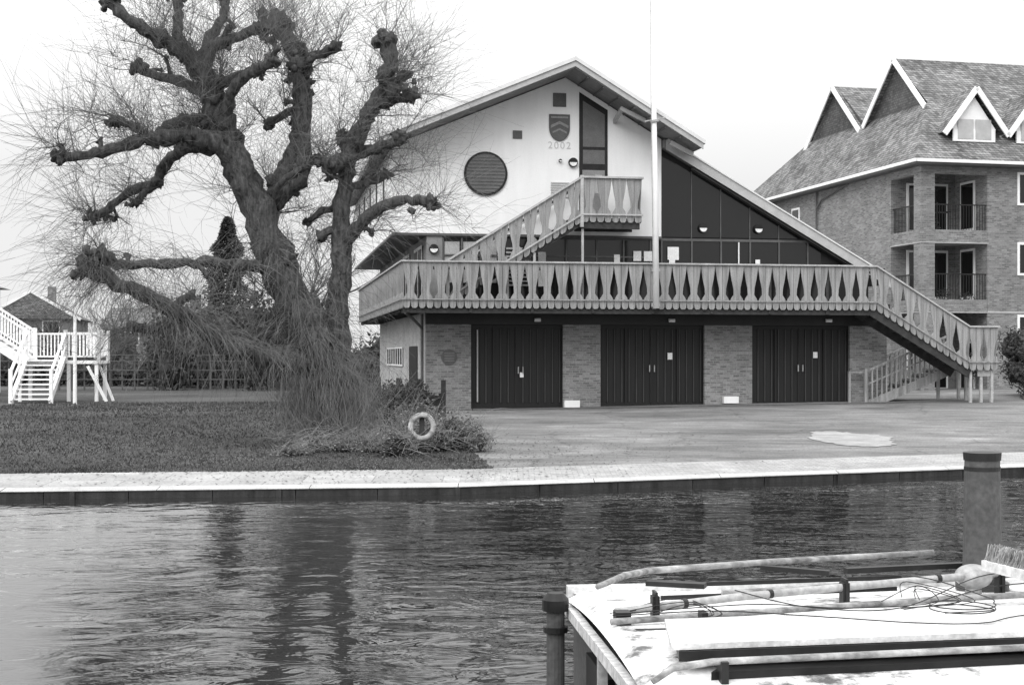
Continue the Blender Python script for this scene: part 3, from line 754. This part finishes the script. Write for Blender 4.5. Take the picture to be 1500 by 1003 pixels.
for p,r in burls:
    out=(p-C); out.y*=1.5; out.normalize(); low=p.z<4.6
    starts=[(p,r*.8)]*2
    for k in range(random.choice((2,3,4))):
        d=(Vector((random.gauss(0,1),random.gauss(0,1),random.gauss(0,1))).normalized()*.9+out*.6+Vector((0,0,.4)))
        pp=twig(t,p,d,U(.5,1.3),U(.010,.015),.05,5,.2,4)
        starts+=[(q,.01) for q in pp[1:]]
    n=int(U(50,95))*(1 if r>.09 else .6)
    for i in range(int(n)):
        q,rr=random.choice(starts)
        d=Vector((random.gauss(0,1),random.gauss(0,1),random.gauss(0,1))).normalized()*.9+out*.6+Vector((0,0,.4))
        L=U(.5,1.3)+(U(0,1.7) if R()<.5 else 0)
        pts=twig(t,q+d.normalized()*rr,d,L,U(.0034,.0055),.11 if low else U(.0,.07),6,.13)
        if R()<.45: twig(t,pts[3],pts[4]-pts[3]+Vector((random.gauss(0,.12),random.gauss(0,.12),0)),L*.45,.0035,.05,3)
for pts,rad in paths:
    for i in range(2,len(pts)):
        for k in range(4):
            d=Vector((random.gauss(0,1),random.gauss(0,1),random.gauss(0,.8)+.4)).normalized(); p=pts[i]+d*rad[i]*.8
            L=U(.3,1.5); low=p.z<4.5
            twig(t,p,d,L,U(.0035,.0055),.22 if low else .06,5,.14)
src=[(0,5,30,26),(15,3,30,12),(16,2,40,22),(17,2,16,9),(1,8,16,12)]
for li,i0,i1,n in src:
    pts,rad=paths[li]
    for i in range(i0,min(i1,len(pts))):
        for k in range(n):
            d=Vector((random.gauss(0,1),random.gauss(0,1)-.3,random.gauss(0,.5)+.25)).normalized()
            p=pts[i]+d*rad[i]*.9
            twig(t,p,d,U(.6,2.2)*min(1,.35+max(0,p.z)*.3),U(.0032,.006),U(.2,.42),6,.16)
t.obj('shoots','twig',tr,fix=False)
t=B()
for i in range(1500):
    a=U(0,6.28); r=.75*math.sqrt(R())+.25; p=Vector((r*math.cos(a)+.15,r*math.sin(a)*.8-.15,-.05)); 
    lean=Vector((U(-.35,.35)-.1,U(-.3,.3),1)); twig(t,p,lean,U(.6,2.9)*(1.15-.5*r),U(.004,.0075),.0,5,.13)
for i in range(700):
    p=Vector((U(-1.0,1.9),U(-2.2,.2),U(.0,.2))); twig(t,p,Vector((U(-1,1),U(-1,1),U(.1,.9))),U(.3,1.1),.005,.15,5,.2)
t.obj('basal_brush','brush',tr,fix=False)

# ------------------------------------------------------------------ life ring
lr=empty('life_ring_stand',(-1.84,29.0,g(-1.84,29.0)-.04))
b=B(); n=28
pts=[(.23*math.cos(2*math.pi*k/n)+.01,-.10+.05*math.sin(2*math.pi*k/n),.62+.235*math.sin(2*math.pi*k/n)) for k in range(n+1)]
b.tube(pts,.055,10,cap=False); b.obj('ring','ring',lr,smooth=True)
b=B()
for k in range(4):
    a=math.pi/4+.25+k*math.pi/2; p=Vector((.23*math.cos(a)+.01,-.10+.05*math.sin(a),.62+.235*math.sin(a))); tg=Vector((-math.sin(a),0,math.cos(a)))
    b.tube([p-tg*.03,p+tg*.03],.060,10)
b.obj('ring_bands','panel',lr)
b=B(); b.tube([(.27*math.cos(2*math.pi*k/n)+.01,-.11,.61+.3*math.sin(2*math.pi*k/n)+.02*math.sin(k*1.3)) for k in range(n+1)],.007,5,cap=False); b.obj('grab_line','panel',lr)
b=B(); b.box(-.05,.05,0,.08,-.1,1.05); b.box(-.09,.09,-.02,0,.9,1.0); b.box(-.2,.2,.0,.03,.35,.42); b.obj('post','wooddark',lr)
pf=empty('picket_fence',(0,0,0)); b=B()
p0=Vector((-4.6,43.2,0)); p1=Vector((-1.75,36.2,0)); n=34
for i in range(n):
    p=p0.lerp(p1,i/(n-1)); z=g(p.x,p.y); h=.85+.08*math.sin(i); b.box(p.x-.04,p.x+.04,p.y-.01,p.y+.02,z,z+h)
b.bar(p0+Vector((0,.05,.3)),p1+Vector((0,.05,.2)),.04,.08); b.bar(p0+Vector((0,.05,.7)),p1+Vector((0,.05,.6)),.04,.08)
for i in range(5):
    p=p0.lerp(p1,i/4); b.box(p.x-.06,p.x+.06,p.y+.03,p.y+.14,-.2,1.05)
b.obj('pickets','wooddark',pf)

# ------------------------------------------------------------------ white external staircase on the left lawn
ws=empty('white_timber_staircase',(-16.9,50,0),4)
b=B(); n=9
for i in range(n):
    z=.17*(i+1); b.box(-.6,.6,.0+i*.22,.26+i*.22,z-.05,z)
for x in (-.65,.65): b.bar((x,-.1,.02),(x,2.0,1.5),.07,.26)
b.box(-1.0,1.9,2.0,3.6,1.38,1.5)
def wr(p0,p1,h=1.0,st=.13):
    p0=Vector(p0);p1=Vector(p1); up=Vector((0,0,h)); b.bar(p0+up,p1+up,.09,.07); b.bar(p0+Vector((0,0,.15)),p1+Vector((0,0,.15)),.04,.06)
    L=(p1-p0).length; n=int(L/st)
    for i in range(n+1):
        p=p0.lerp(p1,i/max(1,n)); b.box(p.x-.02,p.x+.02,p.y-.015,p.y+.015,p.z+.15,p.z+h)
    for p in (p0,p1): b.box(p.x-.06,p.x+.06,p.y-.06,p.y+.06,p.z-.1,p.z+h+.12)
for x in (-.7,.7): wr((x,-.05,.1),(x,2.0,1.5),1.0,.9); b.bar((x,-.05,.6),(x,2.0,2.0),.05,.06)
wr((.7,2.0,1.5),(1.9,2.0,1.5)); wr((1.9,2.0,1.5),(1.9,3.6,1.5)); wr((-1.0,3.6,1.5),(1.9,3.6,1.5))
for x,y in ((-.95,2.1),(.8,2.1),(1.8,2.1),(1.8,3.5),(-.95,3.5)): b.box(x-.06,x+.06,y-.06,y+.06,-.1,1.4)
b.bar((1.5,2.0,1.3),(2.2,1.9,0),.09,.09); b.bar((1.8,2.6,1.3),(2.3,2.6,0),.09,.09)
wr((-.75,2.1,1.6),(-4.9,2.1,4.3),1.0); wr((-.75,3.4,1.6),(-4.9,3.4,4.3),1.0)
b.bar((-.75,2.1,1.4),(-4.9,2.1,4.15),.07,.34); b.bar((-.75,3.4,1.4),(-4.9,3.4,4.15),.07,.34)
for i in range(15): 
    x=-.9-i*.27; z=1.6+i*.18; b.box(x-.15,x+.15,2.15,3.35,z-.05,z)
b.obj('stairs_and_rails','whitepaint',ws)
p=empty('white_mast',(-15.15,49.3,0)); B().tube([(0,0,-.1),(0,0,6.2)],[.07,.035],10).obj('mast_shaft','whitepaint',p); B().cyl((0,0),.06,6.2,6.3).obj('mast_cap','steel',p)
nbh=empty('neighbouring_boathouse',(-21.9,51,0),6)
B().box(-9,0,0,14,-.3,4.8).obj('walls','render',nbh)
B().box(-2.2,-.3,-.05,0,0,2.4).obj('doors','door',nbh)
B().prism([(-9.5,4.7),(-4.5,6.2),(.4,4.7)],-.4,14.4,'y').obj('roof','tile',nbh)
B().box(-9,.03,-.06,-.001,2.6,2.9).obj('band','frame',nbh)
B().box(0.001,.03,11,13,.1,2.2).obj('side_door','door',nbh)
def house(name,x,y,w_,d_,h_,rh,rz):
    r=empty(name,(x,y,0),rz); B().box(-w_/2,w_/2,0,d_,-.3,h_).obj('walls','nbrick',r)
    B().prism([(-w_/2-.4,h_-.1),(w_/2+.4,h_-.1),(0,h_+rh)],-.4,d_+.4,'y').obj('roof','tile',r)
    b=B(); c=B()
    for x0 in (-w_*.3,w_*.12):
        for z in (1,3.3):
            if z+1.1<h_: b.box(x0,x0+1.3,-.06,0,z,z+1.1); c.box(x0+.1,x0+1.2,-.08,-.061,z+.1,z+1.0)
    b.obj('window_frames','whitepaint',r); c.obj('window_glass','glass',r)
    B().box(w_*.1,w_*.1+.6,5,5.6,h_+.3,h_+rh+.6).obj('chimney','nbrick',r)
    b=B(); b.bar((-w_/2-.4,-.42,h_-.15),(0,-.42,h_+rh),.05,.22); b.bar((w_/2+.4,-.42,h_-.15),(0,-.42,h_+rh),.05,.22); b.obj('bargeboards','whitepaint',r)
house('brick_house',-36.5,108,6.5,11,4.6,2.0,12); house('brick_house',-42,100,7,11,5.2,2.6,8)
r=empty('brick_terrace',(-26,112,-.6),3)
B().box(-6,9,0,8,-.3,4.5).obj('walls','nbrick',r); B().prism([(-.4,4.4),(8.4,4.4),(4,6.2)],-6.4,9.4,'x').obj('roof','tile',r)
b=B(); c=B()
for x0 in (-4.8,-1.5,1.8,5.1):
    b.box(x0,x0+1.5,-.06,0,3.1,4.2); c.box(x0+.1,x0+1.4,-.08,-.061,3.2,4.1); b.box(x0,x0+1.6,-.06,0,.8,2.0); c.box(x0+.1,x0+1.5,-.08,-.061,.9,1.9)
b.obj('window_frames','whitepaint',r); c.obj('window_glass','glass',r); B().box(0,.8,3.6,4.4,5.8,7.2).obj('chimney','nbrick',r)
mf=empty('metal_rail_fence'); b=B()
for i in range(30):
    x=-26+i*.62; b.box(x-.035,x+.035,69.95,70.02,-.1,1.75)
for z in (.5,.95,1.4,1.7): b.box(-26,-8,69.9,69.94,z,z+.05)
b.obj('rails','frame',mf)

# ------------------------------------------------------------------ narrowboat
nb=empty('narrowboat',(.19,5.6,.75),5.6)
def arch(y): return -.06*((y+1.0)/1.0)**2+.03
b=B(); xs=[0,.05]+[.5+i*.5 for i in range(28)]
ys=[-2.04+2.04*i/16 for i in range(17)]
for x in xs:
    for y in ys:
        xx=x
        if x==0: xx=.07*max(0,(abs(y+1.02)-.85)/.17)**2
        b.v.append((xx,y,arch(y)-(.02 if x==0 else 0)))
for i in range(len(xs)-1):
    for k in range(16):
        a=i*17+k; b.f.append((a,a+1,a+18,a+17))
b.obj('cabin_roof','boatroof',nb,smooth=True)
b=B(); b.bar((.03,-2.06,-.03),(14,-2.06,-.03),.05,.05); b.bar((.03,.02,-.03),(14,.02,-.03),.05,.05); b.bar((.0,-2.05,-.05),(.0,-.02,-.05),.03,.04,)
b.obj('roof_edge_trim','plank',nb)
b=B(); b.box(.05,14,-2.02,-.02,-.9,-.07); b.obj('cabin_body','chim',nb)
b=B(); b.box(.02,.05,-1.5,-1.06,-.85,-.15); b.box(.02,.05,-.98,-.55,-.85,-.15); b.box(.02,.05,-1.98,-1.6,-.6,-.15); b.obj('end_doors','black',nb)
b=B(); b.bar((.0,-1.03,-.06),(.0,-1.03,-.9),.03,.03,(0,1,0)); b.bar((.0,-1.55,-.06),(.0,-1.55,-.9),.03,.03,(0,1,0)); b.obj('end_door_trim','steel',nb)
b=B(); b.prism([(-2.2,-1.02),(-1.2,-2.1),(14,-2.15),(14,.12),(-1.2,.06)],-1.75,-.88,'z'); b.obj('hull','black',nb)
b=B(); b.cyl((-.06,-.32),.034,-.9,-.02,16); b.obj('vent_pipe','chim',nb,smooth=False)
b=B(); b.cyl((-.06,-.32),.05,-.04,.0,18); b.cyl((-.06,-.32),.05,.0,.025,18,.03); b.cyl((-.06,-.32),.046,-.12,-.1,18); b.obj('vent_pipe_cap','black',nb)
b=B(); b.cyl((1.61,-.26),.075,.0,.50,28,.066); b.cyl((1.61,-.26),.1,.0,.03,24); b.obj('chimney','chim',nb)
b=B(); b.cyl((1.61,-.26),.07,.50,.53,28,.072); b.cyl((1.61,-.26),.0685,.46,.475,28); b.obj('chimney_cap','black',nb)
b=B(); b.cyl((1.47,-.5),.03,.0,.08,16); b.blob((1.47,-.5,.09),(.068,.068,.045),0,0,24); b.obj('mushroom_vent','alu',nb,smooth=True)
b=B()
b.bar((.28,-.34,.06),(.48,-.43,.06),.05,.018); b.bar((.76,-.17,.085),(1.0,-.27,.075),.035,.018); b.bar((1.08,-.22,.075),(1.75,-.12,.08),.035,.02); b.bar((.3,-.5,.03),(1.2,-.44,.04),.012,.015); b.bar((.5,-.3,.045),(1.3,-.22,.045),.012,.015)
b.obj('rack_bars','black',nb)
b=B(); b.tube([(.08,-.42,.06),(.2,-.32,.085),(.3,-.25,.09),(.8,-.13,.10),(1.52,.0,.11)],[.010,.013,.013,.012,.011],10); b.obj('boat_hook_pole','oldwood',nb,smooth=True)
b=B(); b.tube([(.06,-.93,.06),(.5,-.8,.08),(1.0,-.66,.09),(1.72,-.44,.10),(3,-.05,.10)],.0135,12); b.obj('aluminium_pole','alu',nb,smooth=True)
b=B()
for x,y,z in ((.3,-.86,.072),(.62,-.765,.083),(1.3,-.57,.095)): b.tube([(x,y,z),(x+.015,y+.0045,z)],.016,12)
b.obj('pole_joint_collars','black',nb)
b=B(); b.tube([(.03,-1.02,.045),(.6,-.93,.055),(1.2,-.8,.06),(2.6,-.55,.06)],.011,12); b.tube([(.5,-.6,.06),(1.1,-.5,.07),(2.5,-.16,.07)],.011,10); b.obj('second_pole','oldwood',nb,smooth=True)
b=B()
for x,y in ((.2,-.89),(.92,-.68),(1.58,-.48)): b.box(x-.012,x+.012,y-.022,y+.022,.02,.105); b.box(x-.004,x+.004,y-.03,y+.03,.02,.12)
b.obj('pole_clamps','black',nb)
def quadslab(b,p,z0,z1):
    b.prism([(x,y) for x,y in p],z0,z1,'z')
b=B(); quadslab(b,[(.16,-1.24),(2.6,-1.0),(2.6,-1.42),(.1,-1.62)],.075,.092); b.obj('gangplank','plank',nb)
b=B(); quadslab(b,[(.18,-1.26),(2.6,-1.02),(2.6,-1.43),(.12,-1.63)],.045,.073); quadslab(b,[(.25,-1.6),(2.6,-1.36),(2.6,-1.46),(.2,-1.68)],.0,.025); b.obj('gangplank_underside','black',nb)
b=B(); quadslab(b,[(.5,-1.04),(2.6,-.80),(2.6,-.9),(.5,-1.15)],.045,.058); b.obj('loose_board','plank',nb)
b=B(); quadslab(b,[(.5,-1.06),(2.6,-.82),(2.6,-.91),(.52,-1.155)],.02,.043); b.obj('loose_board_underside','black',nb)
b=B(); b.tube([(.02,-1.76,.02),(.08,-1.73,.05),(.2,-1.70,.058),(1.2,-1.6,.06),(2.6,-1.47,.06)],[.008,.011,.010,.010,.010],10); b.obj('mooring_stick','oldwood',nb,smooth=True)
b=B(); b.box(.22,.24,-1.72,-1.66,.0,.06); b.box(.05,.1,-1.0,-.94,.02,.07); b.box(.32,.34,-1.06,-1.0,.02,.075); b.box(.1,.2,-1.09,-1.06,.0,.03); b.obj('small_clamps','black',nb)
b=B()
def cable(pts,r=.002): b.tube([Vector(q) for q in cr(pts,8)],r,5,cap=False)
cable([(.05,-1.0,.06),(.35,-1.05,.08),(.6,-1.25,.097),(.9,-1.4,.097),(1.1,-1.42,.097),(1.3,-1.3,.097),(1.9,-1.1,.097),(2.4,-1.05,.09)])
cable([(.1,-.95,.06),(.5,-1.0,.09),(.75,-1.15,.1),(1.0,-1.12,.1),(1.15,-.95,.08),(1.5,-.75,.1),(2.2,-.6,.1)])
cable([(1.05,-1.25,.097)]+[(1.12+.1*math.cos(a*.5),-1.22+.1*math.sin(a*.5),.097+.001*a) for a in range(26)]+[(1.3,-1.0,.1),(1.2,-.7,.12),(1.0,-.62,.12)])
cable([(.5,-.78,.1),(.7,-.95,.07),(1.0,-1.0,.07),(1.4,-.7,.12),(1.7,-.55,.12)])
for k in range(4): cable([(1.05+U(-.1,.1),-.9+U(-.05,.05),.08),(1.12,-.8+U(-.1,.1),.1+U(0,.02)),(1.2+U(-.05,.1),-.95,.08),(1.0,-1.0+U(-.06,.06),.07)],.0016)
for k in range(4): cable([(.12+U(-.1,.1),-.95+U(-.05,.05),.06),(.3,-.9+U(-.1,.1),.07+U(0,.02)),(.4+U(-.05,.1),-1.05,.07),(.25,-1.1+U(-.06,.06),.05)],.0016)
b.obj('cables','black',nb)
b=B(); b.bar((1.46,-.62,.15),(1.56,-1.0,.14),.03,.035); b.tube([(1.5,-.8,.15),(3,-.6,.3)],.012,8); b.obj('broom_head','plank',nb)
b=B()
p0=Vector((1.465,-.62,.165)); p1=Vector((1.565,-1.0,.155))
for i in range(900):
    p=p0.lerp(p1,R())+Vector((U(-.012,.015),U(-.01,.01),0)); b.bar(p,p+Vector((U(0.01,.05),U(-.01,.03),U(.04,.06))),.0022,.0022)
b.obj('broom_bristles','oldwood',nb,fix=False)

# ------------------------------------------------------------------ light, sky, camera
SE,SR=40,205
wd=bpy.data.worlds.new('World'); sc.world=wd; wd.use_nodes=True; nt=wd.node_tree; bgn=nt.nodes['Background']
sk=N(nt,'ShaderNodeTexSky',sky_type='NISHITA'); sk.sun_disc=False; sk.sun_elevation=math.radians(SE); sk.sun_rotation=math.radians(SR); sk.air_density=1; sk.dust_density=6
bw=N(nt,'ShaderNodeRGBToBW'); nt.links.new(sk.outputs[0],bw.inputs[0])
tc=N(nt,'ShaderNodeTexCoord'); sx=N(nt,'ShaderNodeSeparateXYZ'); nt.links.new(tc.outputs['Generated'],sx.inputs[0])
mr=N(nt,'ShaderNodeMapRange'); mr.inputs[1].default_value=.12; mr.inputs[2].default_value=.8; mr.inputs[3].default_value=8.7; mr.inputs[4].default_value=27; nt.links.new(sx.outputs[2],mr.inputs[0])
m1=N(nt,'ShaderNodeMath',operation='MULTIPLY_ADD'); m1.inputs[1].default_value=.08; nt.links.new(bw.outputs[0],m1.inputs[0]); nt.links.new(mr.outputs[0],m1.inputs[2])
nt.links.new(m1.outputs[0],bgn.inputs[0]); bgn.inputs[1].default_value=.1
sl=bpy.data.lights.new('sun','SUN'); sl.energy=1.5; sl.angle=math.radians(40); sl.color=(1,1,1)
so=bpy.data.objects.new('sun',sl); sc.collection.objects.link(so)
az=math.radians(SR); el=math.radians(SE); d=Vector((math.sin(az)*math.cos(el),math.cos(az)*math.cos(el),math.sin(el)))
so.rotation_euler=d.to_track_quat('Z','Y').to_euler(); so.location=d*50
cd=bpy.data.cameras.new('camera'); co=bpy.data.objects.new('camera',cd); sc.collection.objects.link(co)
co.location=(0,0,1.65); co.rotation_euler=(math.pi/2,0,0); cd.lens=50; cd.sensor_width=36; cd.shift_y=20.5/1500; cd.clip_start=.1; cd.clip_end=3000
sc.camera=co
